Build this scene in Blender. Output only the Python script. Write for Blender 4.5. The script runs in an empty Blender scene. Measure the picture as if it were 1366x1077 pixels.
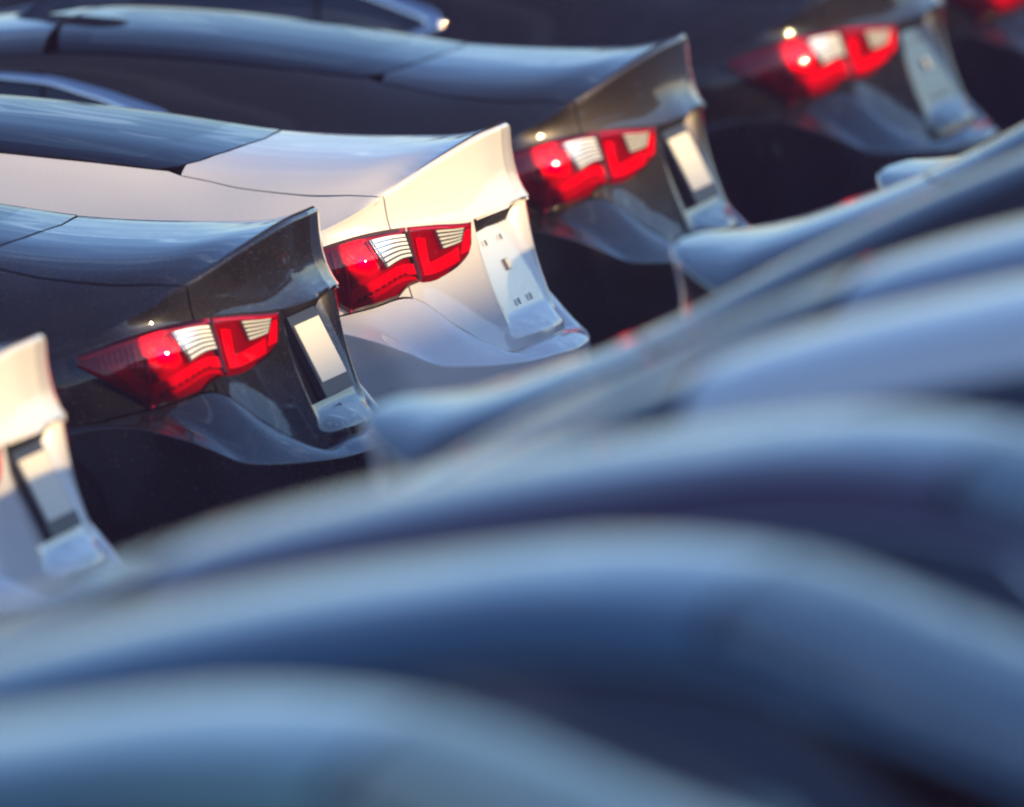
import bpy, bmesh, math, random
import numpy as np
from mathutils import Matrix, Vector

scene = bpy.context.scene
R_ = math.radians

# ------------------------------------------------------------------ camera
TH, EL, ROLL, DIST, PPM = 12.0, 3.5, 10.0, 55.0, 530.0
IMG_W, IMG_H = 1366.0, 1077.0
def camera_frame():
    t, e, r = R_(TH), R_(EL), R_(ROLL)
    v = np.array([-math.sin(t)*math.cos(e), math.cos(t)*math.cos(e), -math.sin(e)])
    rt = np.array([math.cos(t), math.sin(t), 0.0]); up = np.cross(rt, v)
    c, q = math.cos(r), math.sin(r)
    right = c*rt - q*up; upv = c*up + q*rt
    x = (422-IMG_W/2)/PPM; y = -(470-IMG_H/2)/PPM
    loc = np.array([0, 0, 0.82]) - (DIST*v + x*right + y*upv)
    return loc, right, upv, v
CAM_LOC, CAM_R, CAM_U, CAM_V = camera_frame()
cam_data = bpy.data.cameras.new('camera')
cam = bpy.data.objects.new('camera', cam_data); scene.collection.objects.link(cam)
m = Matrix.Identity(4)
for i in range(3):
    m[i][0] = CAM_R[i]; m[i][1] = CAM_U[i]; m[i][2] = -CAM_V[i]; m[i][3] = CAM_LOC[i]
cam.matrix_world = m
cam_data.sensor_width = 36.0
cam_data.lens = 36.0*PPM*DIST/IMG_W
cam_data.clip_start = 0.5; cam_data.clip_end = 3000
cam_data.dof.use_dof = True
cam_data.dof.focus_distance = DIST + 1.1
cam_data.dof.aperture_fstop = cam_data.lens/1000/0.26
scene.camera = cam

# ------------------------------------------------------------------ sky and sun
SUN_EL, SUN_AZ = 11.2, -3.0          # azimuth measured from +X towards +Y
world = bpy.data.worlds.new('World'); scene.world = world; world.use_nodes = True
wn = world.node_tree.nodes; wl = world.node_tree.links
bg = wn['Background']
sky = wn.new('ShaderNodeTexSky'); sky.sky_type = 'NISHITA'; sky.sun_disc = False
sky.sun_elevation = R_(SUN_EL); sky.sun_rotation = R_(90 - SUN_AZ)
sky.altitude = 100; sky.air_density = 1.0; sky.dust_density = 0.5; sky.ozone_density = 4.8
# thin cirrus all over the sky, streaked by the wind
w_tc = wn.new('ShaderNodeTexCoord'); w_sp = wn.new('ShaderNodeSeparateXYZ'); wl.new(w_tc.outputs['Generated'], w_sp.inputs[0])
w_mx = wn.new('ShaderNodeMath'); w_mx.operation = 'MAXIMUM'; w_mx.inputs[1].default_value = 0.0; wl.new(w_sp.outputs[2], w_mx.inputs[0])
w_ad = wn.new('ShaderNodeMath'); w_ad.operation = 'ADD'; w_ad.inputs[1].default_value = 0.12; wl.new(w_mx.outputs[0], w_ad.inputs[0])
w_dx = wn.new('ShaderNodeMath'); w_dx.operation = 'DIVIDE'; wl.new(w_sp.outputs[0], w_dx.inputs[0]); wl.new(w_ad.outputs[0], w_dx.inputs[1])
w_dy = wn.new('ShaderNodeMath'); w_dy.operation = 'DIVIDE'; wl.new(w_sp.outputs[1], w_dy.inputs[0]); wl.new(w_ad.outputs[0], w_dy.inputs[1])
w_cb = wn.new('ShaderNodeCombineXYZ'); wl.new(w_dx.outputs[0], w_cb.inputs[0]); wl.new(w_dy.outputs[0], w_cb.inputs[1])
w_mp = wn.new('ShaderNodeMapping'); w_mp.inputs['Rotation'].default_value = (0, 0, R_(35)); w_mp.inputs['Scale'].default_value = (0.9, 3.6, 1)
wl.new(w_cb.outputs[0], w_mp.inputs[0])
w_ns = wn.new('ShaderNodeTexNoise'); w_ns.inputs['Scale'].default_value = 2.1; w_ns.inputs['Detail'].default_value = 9; w_ns.inputs['Roughness'].default_value = 0.62; w_ns.inputs['Distortion'].default_value = 0.8
wl.new(w_mp.outputs[0], w_ns.inputs['Vector'])
w_rp = wn.new('ShaderNodeMapRange'); w_rp.inputs[1].default_value = 0.54; w_rp.inputs[2].default_value = 0.78; w_rp.inputs[3].default_value = 0.0; w_rp.inputs[4].default_value = 0.75
wl.new(w_ns.outputs[0], w_rp.inputs[0])
w_br = wn.new('ShaderNodeMix'); w_br.data_type = 'RGBA'; w_br.blend_type = 'ADD'; w_br.inputs[0].default_value = 1.0; w_br.inputs[7].default_value = (0.9, 0.82, 0.78, 1)
w_sc = wn.new('ShaderNodeMix'); w_sc.data_type = 'RGBA'; w_sc.blend_type = 'MULTIPLY'; w_sc.inputs[0].default_value = 1.0; w_sc.inputs[7].default_value = (6.0, 4.4, 3.2, 1)
wl.new(sky.outputs[0], w_sc.inputs[6]); wl.new(w_sc.outputs[2], w_br.inputs[6])
w_cl = wn.new('ShaderNodeMix'); w_cl.data_type = 'RGBA'; wl.new(w_rp.outputs[0], w_cl.inputs[0]); wl.new(sky.outputs[0], w_cl.inputs[6]); wl.new(w_br.outputs[2], w_cl.inputs[7])
wl.new(w_cl.outputs[2], bg.inputs[0]); bg.inputs[1].default_value = 0.15
sun_data = bpy.data.lights.new('sun', 'SUN'); sun_data.energy = 3.5; sun_data.angle = R_(0.53)
sun_data.color = (1.0, 0.79, 0.40)
sun = bpy.data.objects.new('sun', sun_data); scene.collection.objects.link(sun)
sd = Vector((math.cos(R_(SUN_EL))*math.cos(R_(SUN_AZ)), math.cos(R_(SUN_EL))*math.sin(R_(SUN_AZ)), math.sin(R_(SUN_EL))))
sun.rotation_euler = sd.to_track_quat('Z', 'Y').to_euler()
scene.view_settings.view_transform = 'Standard'; scene.view_settings.look = 'None'
scene.view_settings.exposure = 0.92; scene.view_settings.gamma = 1.0
scene.view_settings.use_white_balance = True; scene.view_settings.white_balance_temperature = 6850; scene.view_settings.white_balance_tint = 20
scene.cycles.max_bounces = 8; scene.cycles.transparent_max_bounces = 12
scene.cycles.sample_clamp_indirect = 4.0
scene.cycles.use_denoising = True

# ------------------------------------------------------------------ materials
def new_mat(name):
    mt = bpy.data.materials.new(name); mt.use_nodes = True
    return mt, mt.node_tree.nodes, mt.node_tree.links, mt.node_tree.nodes['Principled BSDF']

def paint(name, col, metallic=0.0, rough=0.3, spec=0.5, coat=1.0):
    mt, n, l, b = new_mat(name)
    tc = n.new('ShaderNodeTexCoord')
    ns = n.new('ShaderNodeTexNoise'); ns.inputs['Scale'].default_value = 9.0; ns.inputs['Detail'].default_value = 6
    l.new(tc.outputs['Object'], ns.inputs['Vector'])
    # a thin uneven film of dust: it only changes gloss and, very slightly, colour
    mp = n.new('ShaderNodeMapRange'); mp.inputs[1].default_value = 0.35; mp.inputs[2].default_value = 0.75
    mp.inputs[3].default_value = 0.02; mp.inputs[4].default_value = 0.055
    l.new(ns.outputs[0], mp.inputs[0]); l.new(mp.outputs[0], b.inputs['Coat Roughness'])
    mx = n.new('ShaderNodeMix'); mx.data_type = 'RGBA'
    mx.inputs[6].default_value = (*col, 1)
    mx.inputs[7].default_value = (*[c*0.93+0.012 for c in col], 1)
    l.new(ns.outputs[0], mx.inputs[0]); l.new(mx.outputs[2], b.inputs['Base Color'])
    # settled dust specks
    sp = n.new('ShaderNodeTexNoise'); sp.inputs['Scale'].default_value = 170.0; sp.inputs['Detail'].default_value = 3
    l.new(tc.outputs['Object'], sp.inputs['Vector'])
    sr = n.new('ShaderNodeMapRange'); sr.inputs[1].default_value = 0.62; sr.inputs[2].default_value = 0.74; sr.inputs[3].default_value = 0.0; sr.inputs[4].default_value = 0.30
    l.new(sp.outputs[0], sr.inputs[0])
    md = n.new('ShaderNodeMix'); md.data_type = 'RGBA'; md.inputs[7].default_value = (0.26, 0.23, 0.20, 1)
    l.new(sr.outputs[0], md.inputs[0]); l.new(mx.outputs[2], md.inputs[6]); l.new(md.outputs[2], b.inputs['Base Color'])
    b.inputs['Metallic'].default_value = metallic
    b.inputs['Roughness'].default_value = rough
    b.inputs['Specular IOR Level'].default_value = spec
    b.inputs['Coat Weight'].default_value = coat
    b.inputs['Coat IOR'].default_value = 1.5
    # orange peel
    n2 = n.new('ShaderNodeTexNoise'); n2.inputs['Scale'].default_value = 60.0; n2.inputs['Detail'].default_value = 2
    l.new(tc.outputs['Object'], n2.inputs['Vector'])
    bp = n.new('ShaderNodeBump'); bp.inputs['Strength'].default_value = 0.02; bp.inputs['Distance'].default_value = 0.004
    l.new(n2.outputs[0], bp.inputs['Height']); l.new(bp.outputs[0], b.inputs['Coat Normal'])
    return mt

def simple(name, col, rough=0.5, metallic=0.0, spec=0.5, coat=0.0, noise=0.0, nscale=30):
    mt, n, l, b = new_mat(name)
    b.inputs['Base Color'].default_value = (*col, 1); b.inputs['Roughness'].default_value = rough
    b.inputs['Metallic'].default_value = metallic; b.inputs['Specular IOR Level'].default_value = spec
    b.inputs['Coat Weight'].default_value = coat
    if noise:
        tc = n.new('ShaderNodeTexCoord'); ns = n.new('ShaderNodeTexNoise'); ns.inputs['Scale'].default_value = nscale
        ns.inputs['Detail'].default_value = 5
        l.new(tc.outputs['Object'], ns.inputs['Vector'])
        mx = n.new('ShaderNodeMix'); mx.data_type = 'RGBA'
        mx.inputs[6].default_value = (*[c*(1-noise) for c in col], 1); mx.inputs[7].default_value = (*[min(1, c*(1+noise)) for c in col], 1)
        l.new(ns.outputs[0], mx.inputs[0]); l.new(mx.outputs[2], b.inputs['Base Color'])
    return mt

def glass(name, tint, see=0.5, ior=1.5, rough=0.0, film=(0.006, 0.007, 0.012)):
    """thin pane: tinted see-through plus Fresnel reflection"""
    mt = bpy.data.materials.new(name); mt.use_nodes = True
    n = mt.node_tree.nodes; l = mt.node_tree.links; n.clear()
    out = n.new('ShaderNodeOutputMaterial'); tr = n.new('ShaderNodeBsdfTransparent'); gl = n.new('ShaderNodeBsdfGlossy')
    fr = n.new('ShaderNodeFresnel'); fr.inputs[0].default_value = ior
    tr.inputs[0].default_value = (*tint, 1); gl.inputs['Roughness'].default_value = rough
    mx = n.new('ShaderNodeMixShader')
    l.new(fr.outputs[0], mx.inputs[0]); l.new(tr.outputs[0], mx.inputs[1]); l.new(gl.outputs[0], mx.inputs[2])
    l.new(mx.outputs[0], out.inputs[0])
    if see < 1:
        df = n.new('ShaderNodeBsdfDiffuse'); df.inputs[0].default_value = (*film, 1)
        m2 = n.new('ShaderNodeMixShader'); m2.inputs[0].default_value = 1-see
        l.new(tr.outputs[0], m2.inputs[1]); l.new(df.outputs[0], m2.inputs[2]); l.new(m2.outputs[0], mx.inputs[1])
    return mt

M = {}
M['black_shell'] = simple('black_shell', (0.006, 0.006, 0.010), 0.7, spec=0.2)
M['black_plastic'] = simple('black_plastic', (0.014, 0.013, 0.022), 0.45, noise=0.3)
M['black_gloss'] = simple('black_gloss', (0.008, 0.008, 0.014), 0.12, coat=1.0)
M['chrome'] = simple('chrome', (0.80, 0.80, 0.84), 0.08, metallic=1.0)
M['alloy'] = simple('alloy', (0.45, 0.45, 0.48), 0.25, metallic=1.0)
M['rubber'] = simple('rubber', (0.018, 0.018, 0.022), 0.8, noise=0.4)
M['fabric'] = simple('seat_fabric', (0.03, 0.03, 0.04), 0.9, noise=0.3)
M['window'] = glass('window_glass', (0.10, 0.12, 0.14), see=0.5, ior=2.3, film=(0.012, 0.020, 0.026))  # teal film stands in for sky reflection on the panes
M['windshield'] = glass('windshield_glass', (0.30, 0.36, 0.38), see=0.6, ior=2.3, film=(0.09, 0.19, 0.24))  # brighter teal film paints the sky's sheen into the glass
M['frit'] = simple('frit_band', (0.004, 0.004, 0.008), 0.04, spec=0.4)
M['lens_red'] = glass('red_lens', (0.84, 0.025, 0.15), see=1.0, ior=1.5, rough=0.01)
M['lens_clear'] = glass('clear_lens', (0.95, 0.93, 0.92), see=1.0, ior=1.5, rough=0.01)
M['lamp_red'] = simple('red_reflector', (0.80, 0.03, 0.14), 0.30, metallic=0.35, noise=0.2, nscale=60)
M['lamp_dark'] = simple('dark_red_housing', (0.36, 0.006, 0.05), 0.30, metallic=0.25, noise=0.3, nscale=20)
M['lamp_black'] = simple('lamp_divider', (0.05, 0.004, 0.014), 0.25)
M['lamp_deep'] = simple('deep_red_housing', (0.30, 0.006, 0.05), 0.30, metallic=0.3)
M['lamp_cup'] = simple('bulb_cup', (0.34, 0.008, 0.05), 0.2, metallic=0.4)
M['lamp_bright'] = simple('bright_red_light_guide', (1.0, 0.10, 0.26), 0.35, coat=1.0)
M['reflector'] = simple('bright_reflector', (0.88, 0.86, 0.80), 0.30, metallic=0.65)
M['chrome_dim'] = simple('lamp_chrome', (0.50, 0.49, 0.49), 0.14, metallic=1.0)
M['slot_grey'] = simple('slot_mark', (0.36, 0.35, 0.36), 0.7)  # plain grey of the slot marks and the sticker's rim
M['plate'] = simple('blank_plate', (0.86, 0.78, 0.63), 0.45, noise=0.03, nscale=12)
M['mirror'] = simple('mirror_glass', (0.6, 0.62, 0.66), 0.02, metallic=1.0)
M['paint_black'] = paint('black_paint', (0.005, 0.0045, 0.008), 0.0, 0.35, spec=0.05)
M['paint_bronze'] = paint('dark_bronze_paint', (0.022, 0.016, 0.011), 0.7, 0.40)
M['paint_white'] = paint('white_paint', (0.74, 0.70, 0.66), 0.0, 0.35)
M['paint_blue'] = paint('dark_blue_paint', (0.030, 0.110, 0.170), 0.3, 0.35, spec=0.1)
M['paint_plum'] = paint('dark_plum_paint', (0.055, 0.026, 0.060), 0.2, 0.35, spec=0.1)
M['paint_silver'] = paint('silver_paint', (0.26, 0.27, 0.30), 0.5, 0.3)

# GEO BEGIN ------------------------------------------------------------------ car surfaces (pure numpy)
# car frame: X to the tail, Y to the right of the driver's left (left is -Y), Z up, origin under the tail
def hermite(P, t):
    """smooth curve through P at index-parameter t, tangents weighted by chord length"""
    n = len(P)
    i = int(min(max(math.floor(t), 0), n-2)); f = t - i
    lo = max(i-1, 0); hi = min(i+2, n-1)
    p0, p1, q0, q1 = P[i], P[i+1], P[lo], P[hi]
    dim = len(p0)
    d = max(math.sqrt(sum((p1[k]-p0[k])**2 for k in range(dim))), 1e-6)
    a = max(math.sqrt(sum((p0[k]-q0[k])**2 for k in range(dim))), 1e-6)
    b = max(math.sqrt(sum((q1[k]-p1[k])**2 for k in range(dim))), 1e-6)
    h = f*f; c0 = 2*h*f-3*h+1; c1 = h*f-2*h+f; c2 = -2*h*f+3*h; c3 = h*f-h
    out = []
    for k in range(dim):
        e = p1[k]-p0[k]
        m0 = e if lo == i else ((p0[k]-q0[k])/a*d + e/d*a)/(a+d)*d
        m1 = e if hi == i+1 else (e/d*b + (q1[k]-p1[k])/b*d)/(b+d)*d
        out.append(c0*p0[k]+c1*m0+c2*p1[k]+c3*m1)
    return np.array(out)

# belt rows, columns 0 (tail centre) .. 23 (nose centre)
SIDE_X = [-.62, -.80, -1.10, -1.42, -2.0, -2.5, -3.0, -3.35, -3.48, -3.80, -4.12]
def side(y, z0, z1, bow=0.012):
    out = []
    for x in SIDE_X:
        k = (x+0.62)/(-4.12+0.62)
        out.append((x, y - bow*math.sin(math.pi*k), z0+(z1-z0)*k))
    return out
ROW5 = [(.047,0,1.178),(.028,-.2,1.172),(-.013,-.36,1.150),(-.079,-.52,1.115),(-.156,-.66,1.075),(-.200,-.74,1.052),(-.262,-.805,1.028),(-.40,-.872,1.000)] + side(-.912,.990,.893) + [(-4.37,-.87,.85),(-4.52,-.80,.81),(-4.63,-.62,.79),(-4.70,-.36,.80),(-4.73,0,.82)]
ROW45 = [(.037,0,1.06),(.020,-.2,1.055),(-.022,-.36,1.045),(-.086,-.52,1.038),(-.158,-.66,1.028),(-.218,-.755,1.018),(-.285,-.825,1.003),(-.40,-.888,.984)] + side(-.921,.977,.878) + [(-4.38,-.875,.835),(-4.535,-.80,.795),(-4.65,-.62,.775),(-4.72,-.36,.785),(-4.75,0,.80)]
ROW4 = [(.0625,0,.978),(.044,-.2,.970),(-.002,-.345,.960),(-.077,-.52,.976),(-.155,-.66,.988),(-.225,-.77,.990),(-.305,-.85,.982),(-.40,-.902,.968)] + side(-.928,.965,.862) + [(-4.39,-.88,.82),(-4.55,-.80,.78),(-4.66,-.62,.76),(-4.73,-.36,.765),(-4.76,0,.78)]
ROW3 = [(.095,0,.605),(.078,-.2,.604),(.034,-.36,.603),(-.042,-.52,.695),(-.130,-.66,.802),(-.212,-.775,.797),(-.297,-.85,.792),(-.395,-.90,.788)] + side(-.930,.785,.70) + [(-4.40,-.89,.66),(-4.57,-.81,.62),(-4.69,-.62,.60),(-4.755,-.36,.60),(-4.78,0,.60)]
ROW2 = [(.150,0,.565),(.136,-.2,.569),(.105,-.36,.573),(.055,-.52,.584),(0,-.66,.600),(-.055,-.77,.623),(-.145,-.900,.700),(-.31,-.927,.768)] + side(-.934,.755,.60) + [(-4.41,-.90,.50),(-4.58,-.82,.46),(-4.70,-.62,.45),(-4.77,-.36,.45),(-4.80,0,.45)]
ROW1 = [(.120,0,.40),(.108,-.2,.40),(.078,-.36,.402),(.030,-.52,.41),(-.025,-.66,.42),(-.080,-.77,.44),(-.135,-.85,.46),(-.24,-.905,.48)] + side(-.925,.50,.42) + [(-4.40,-.895,.33),(-4.57,-.815,.31),(-4.69,-.62,.30),(-4.755,-.36,.30),(-4.78,0,.30)]
ROW0 = [(.05,0,.24),(.04,-.2,.24),(.01,-.36,.24),(-.04,-.52,.24),(-.09,-.66,.25),(-.15,-.77,.25),(-.21,-.83,.26),(-.30,-.87,.26)] + side(-.885,.23,.20) + [(-4.35,-.86,.18),(-4.51,-.78,.17),(-4.62,-.60,.17),(-4.68,-.35,.17),(-4.70,0,.17)]

_rc = {}
def row(R, u):
    k = (id(R), u)
    if k not in _rc: _rc[k] = hermite(R, u)
    return _rc[k]
def S1(u, v):      # bumper / sill, below the crease
    a, b, c = row(ROW0, u), row(ROW1, u), row(ROW2, u)
    return a*(1-v)*(1-2*v) + 4*b*v*(1-v) + c*v*(2*v-1)
def S2(u, v):      # crease up to the trunk cut / lamp bottom
    a, b = row(ROW2, u), row(ROW3, u)
    p = a*(1-v)+b*v
    k = math.sin(math.pi*v)*0.006
    return p + np.array([0, 0, k])
def S3(u, v):      # lamp zone / trunk face
    a, b = row(ROW3, u), row(ROW4, u)
    p = a*(1-v)+b*v
    k = math.sin(math.pi*v)*float(np.interp(u, [1, 2, 3.2, 4, 4.6], [0, -.014, -.014, .002, .014]))
    yy = p[1]/0.93
    return p + np.array([k*math.sqrt(max(0, 1-yy*yy)), k*min(0, yy), 0])
def S4(u, v):      # concave band under the lip / shoulder
    a, b, c = row(ROW4, u), row(ROW45, u), row(ROW5, u)
    return a*(1-v)*(1-2*v) + 4*b*v*(1-v) + c*v*(2*v-1)

# top surface: stations 0 (lip) .. 13 (cowl), 7 points from centre to shoulder
def st(xc, xe, yz):
    ye = yz[-1][0]
    return [(xc+(xe-xc)*(abs(y)/ye)**2, -y, z) for y, z in yz]
LIPY = [0,.2,.36,.52,.60,.635,.66]
def _lip():
    R = [hermite(ROW5, k*0.02) for k in range(201)]
    out = []
    for y in LIPY:
        k = min(range(201), key=lambda k: abs(-R[k][1]-y)); out.append(tuple(R[k]))
    out[0] = ROW5[0]; out[-1] = ROW5[4]
    return out
TOP = [_lip(),
 st(-.06,-.200,[(0,1.166),(.2,1.161),(.36,1.145),(.5,1.122),(.60,1.100),(.67,1.080),(.74,1.052)]),
 st(-.17,-.262,[(0,1.166),(.22,1.163),(.40,1.154),(.53,1.137),(.63,1.112),(.715,1.075),(.805,1.028)]),
 st(-.36,-.40,[(0,1.192),(.25,1.189),(.42,1.180),(.56,1.162),(.67,1.130),(.77,1.075),(.872,1.000)]),
 st(-.60,-.62,[(0,1.243),(.25,1.239),(.44,1.226),(.58,1.200),(.69,1.155),(.80,1.085),(.912,.990)]),
 st(-.95,-.95,[(0,1.352),(.25,1.347),(.44,1.330),(.585,1.290),(.69,1.215),(.80,1.105),(.915,.981)]),
 st(-1.3,-1.3,[(0,1.450),(.25,1.445),(.44,1.427),(.575,1.380),(.685,1.280),(.80,1.135),(.918,.972)]),
 st(-1.62,-1.62,[(0,1.515),(.25,1.510),(.44,1.492),(.575,1.444),(.685,1.325),(.80,1.155),(.920,.964)]),
 st(-2.0,-2.0,[(0,1.548),(.25,1.543),(.44,1.525),(.575,1.478),(.69,1.345),(.805,1.155),(.922,.953)]),
 st(-2.4,-2.4,[(0,1.555),(.25,1.550),(.44,1.532),(.575,1.484),(.69,1.345),(.805,1.145),(.923,.942)]),
 st(-2.8,-2.8,[(0,1.530),(.25,1.524),(.44,1.506),(.57,1.460),(.69,1.325),(.805,1.130),(.923,.931)]),
 st(-3.05,-3.0,[(0,1.470),(.25,1.463),(.43,1.444),(.56,1.402),(.685,1.285),(.805,1.115),(.922,.925)]),
 st(-3.42,-3.3,[(0,1.280),(.26,1.271),(.48,1.248),(.61,1.220),(.715,1.158),(.81,1.065),(.92,.917)]),
 st(-3.78,-3.6,[(0,1.085),(.28,1.076),(.52,1.055),(.66,1.036),(.75,1.018),(.83,.985),(.915,.909)])]
_tc = {}
def Top(s, w):
    s = min(max(s, 0), 13); w = min(max(w, 0), 6)
    if w not in _tc: _tc[w] = [hermite(T, w) for T in TOP]
    return hermite(_tc[w], s)
HOOD = [(-3.74,1.082,-3.56,-.913,.910),(-3.95,1.062,-3.85,-.912,.901),(-4.2,1.026,-4.15,-.905,.885),(-4.42,.975,-4.37,-.868,.852),(-4.60,.905,-4.52,-.80,.812),(-4.70,.85,-4.61,-.67,.795)]
def Hood(s, t):    # s 0 cowl .. 5 nose, t 0 centre .. 1 side
    xc, zc, xe, ye, ze = hermite(HOOD, s)
    z = ze + (zc-ze)*(1-t**2.6) + 0.012*math.exp(-((t-0.62)/0.10)**2)*(1-s/5.5)
    return np.array([xc+(xe-xc)*t**2.4, ye*t, z])

def normal(F, a, b, up=False):
    e = 1e-3
    da = F(a+e, b)-F(a-e, b); db = F(a, b+e)-F(a, b-e)
    n = np.cross(da, db) if up else np.cross(db, da)
    L = np.linalg.norm(n)
    return n/L if L > 1e-9 else np.array([0, 0, 1.0])
def off(F, a, b, d, up=False):
    return F(a, b) + d*normal(F, a, b, up)
def s3v(u, z):     # v on S3 at height z
    a, b = row(ROW3, u)[2], row(ROW4, u)[2]
    return (z-a)/(b-a)
# GEO END

# ------------------------------------------------------------------ mesh helpers
COL = scene.collection
def add_obj(name, me, mat, parent=None):
    o = bpy.data.objects.new(name, me); COL.objects.link(o)
    if mat is not None and len(me.materials) == 0: me.materials.append(mat)
    if parent is not None: o.parent = parent
    return o

class MB:
    """collects grids / loops of vertices, then makes one mesh"""
    def __init__(s): s.v = []; s.f = []; s.mi = []; s.cur = 0
    def grid(s, G, flip=False, closed=False):
        G = [[np.asarray(p, float) for p in r] for r in G]
        n, m = len(G), len(G[0]); b = len(s.v)
        for r in G: s.v.extend(r)
        for i in range(n-1):
            for j in range(m if closed else m-1):
                j2 = (j+1) % m
                q = [b+i*m+j, b+(i+1)*m+j, b+(i+1)*m+j2, b+i*m+j2]
                s.f.append(q[::-1] if flip else q); s.mi.append(s.cur)
        return s
    def poly(s, pts, flip=False):
        b = len(s.v); s.v.extend([np.asarray(p, float) for p in pts])
        q = list(range(b, b+len(pts))); s.f.append(q[::-1] if flip else q); s.mi.append(s.cur)
        return s
    def box(s, c, h, rot=None):
        c = np.asarray(c, float); P = []
        for dx in (-1, 1):
            for dy in (-1, 1):
                for dz in (-1, 1):
                    d = np.array([dx*h[0], dy*h[1], dz*h[2]])
                    if rot is not None: d = rot @ d
                    P.append(c+d)
        b = len(s.v); s.v.extend(P)
        for q in ((0,1,3,2),(4,6,7,5),(0,4,5,1),(2,3,7,6),(0,2,6,4),(1,5,7,3)):
            s.f.append([b+k for k in q]); s.mi.append(s.cur)
        return s
    def tube(s, pts, rad, n=8, cap=True):
        pts = [np.asarray(p, float) for p in pts]; rings = []
        for i, p in enumerate(pts):
            d = pts[min(i+1, len(pts)-1)]-pts[max(i-1, 0)]; d = d/(np.linalg.norm(d)+1e-9)
            a = np.cross(d, [0, 0, 1.0]) if abs(d[2]) < .9 else np.cross(d, [1.0, 0, 0])
            a /= np.linalg.norm(a); b = np.cross(d, a)
            r = rad[i] if hasattr(rad, '__len__') else rad
            ra, rb = (r if hasattr(r, '__len__') else (r, r))
            rings.append([p + ra*math.cos(2*math.pi*k/n)*a + rb*math.sin(2*math.pi*k/n)*b for k in range(n)])
        s.grid(rings, closed=True)
        if cap: s.poly(rings[0]); s.poly(rings[-1], flip=True)
        return s
    def lathe_y(s, prof, cx, cz, n=40):
        """profile of (radius, y) turned round an axis along Y"""
        rings = [[(cx+r*math.cos(2*math.pi*k/n), y, cz+r*math.sin(2*math.pi*k/n)) for k in range(n)] for r, y in prof]
        return s.grid(rings, closed=True)
    def build(s, name, mat, parent=None, skirt=0.0, mirror=False, sharp=32, merge=1e-5, mats=None, recalc=False):
        return add_obj(name, s.mesh(name, skirt, mirror, sharp, merge, mats or [mat], recalc), mat, parent)
    def mesh(s, name, skirt=0.0, mirror=False, sharp=32, merge=1e-5, mats=(), recalc=False):
        v = [tuple((p[0], -p[1], p[2])) if mirror else tuple(p) for p in s.v]
        f = [q[::-1] for q in s.f] if mirror else s.f
        me = bpy.data.meshes.new(name); me.from_pydata(v, [], f)
        for mt in mats: me.materials.append(mt)
        me.polygons.foreach_set('material_index', s.mi)
        bm = bmesh.new(); bm.from_mesh(me)
        if merge: bmesh.ops.remove_doubles(bm, verts=bm.verts, dist=merge)
        bmesh.ops.dissolve_degenerate(bm, dist=1e-6, edges=bm.edges)
        if recalc: bmesh.ops.recalc_face_normals(bm, faces=bm.faces)
        if skirt:
            bm.normal_update()
            bad = []
            for fc in bm.faces:                  # panels face away from the cabin
                c = fc.calc_center_median(); ref = Vector((min(max(c.x, -3.9), -.6), 0, .6))
                if fc.normal.dot(c-ref) < 0: bad.append(fc)
            bmesh.ops.reverse_faces(bm, faces=bad); bm.normal_update()
            be = [e for e in bm.edges if len(e.link_faces) == 1]
            nrm = {v: v.normal.copy() for e in be for v in e.verts}
            co = {v: v.co.copy() for v in nrm}
            ext = bmesh.ops.extrude_edge_only(bm, edges=be)
            nv = [g for g in ext['geom'] if isinstance(g, bmesh.types.BMVert)]
            import mathutils
            kd = mathutils.kdtree.KDTree(len(co)); L = list(co.items())
            for i, (vv, c) in enumerate(L): kd.insert(c, i)
            kd.balance()
            for x in nv:
                i = kd.find(x.co)[1]; x.co -= nrm[L[i][0]]*skirt
        bm.to_mesh(me); bm.free()
        me.polygons.foreach_set('use_smooth', [True]*len(me.polygons))
        me.set_sharp_from_angle(angle=R_(sharp))
        me.update()
        return me

def lin(a, b, n): return [a+(b-a)*i/(n-1) for i in range(n)]
def interp(xs, ys, x): return float(np.interp(x, xs, ys))
def mirY(G): return [[np.array([p[0], -p[1], p[2]]) for p in r] for r in G]
def full(G):
    """half grid (rows x columns from the centre outwards on the left) -> whole width"""
    return [[np.array([p[0], -p[1], p[2]]) for p in r[:0:-1]] + list(r) for r in G]

def patch(F, A, B, na, nb, d=0.0, up=False):
    """F sampled between parameter curves: A(t)->(a,b) lower edge, B(t)->(a,b) upper edge"""
    G = []
    for i in range(na):
        t = i/(na-1); a0, b0 = A(t); a1, b1 = B(t)
        r = []
        for j in range(nb):
            k = j/(nb-1); a = a0+(a1-a0)*k; b = b0+(b1-b0)*k
            r.append(off(F, a, b, d, up) if d else F(a, b))
        G.append(r)
    return G
def polyline(P):
    P = [np.asarray(p, float) for p in P]
    L = [0]
    for a, b in zip(P, P[1:]): L.append(L[-1]+np.linalg.norm(b-a))
    L = np.array(L)/L[-1]
    return lambda t: tuple(np.array([np.interp(t, L, [p[k] for p in P]) for k in range(len(P[0]))]))

WHEELS = ((-1.10, .345), (-3.80, .345)); ARCH = 0.375
def cut_arches(o, r=ARCH):
    me = o.data; bm = bmesh.new(); bm.from_mesh(me)
    for wx, wz in WHEELS:
        dd = lambda v: math.hypot(v.co.x-wx, v.co.z-wz)
        dead = [f for f in bm.faces if all(dd(v) < r for v in f.verts)]
        bmesh.ops.delete(bm, geom=dead, context='FACES')
        for v in bm.verts:
            d = dd(v)
            if 1e-4 < d < r and v.co.z > 0.12: v.co.x = wx+(v.co.x-wx)*r/d; v.co.z = wz+(v.co.z-wz)*r/d
    bm.to_mesh(me); bm.free()

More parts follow.
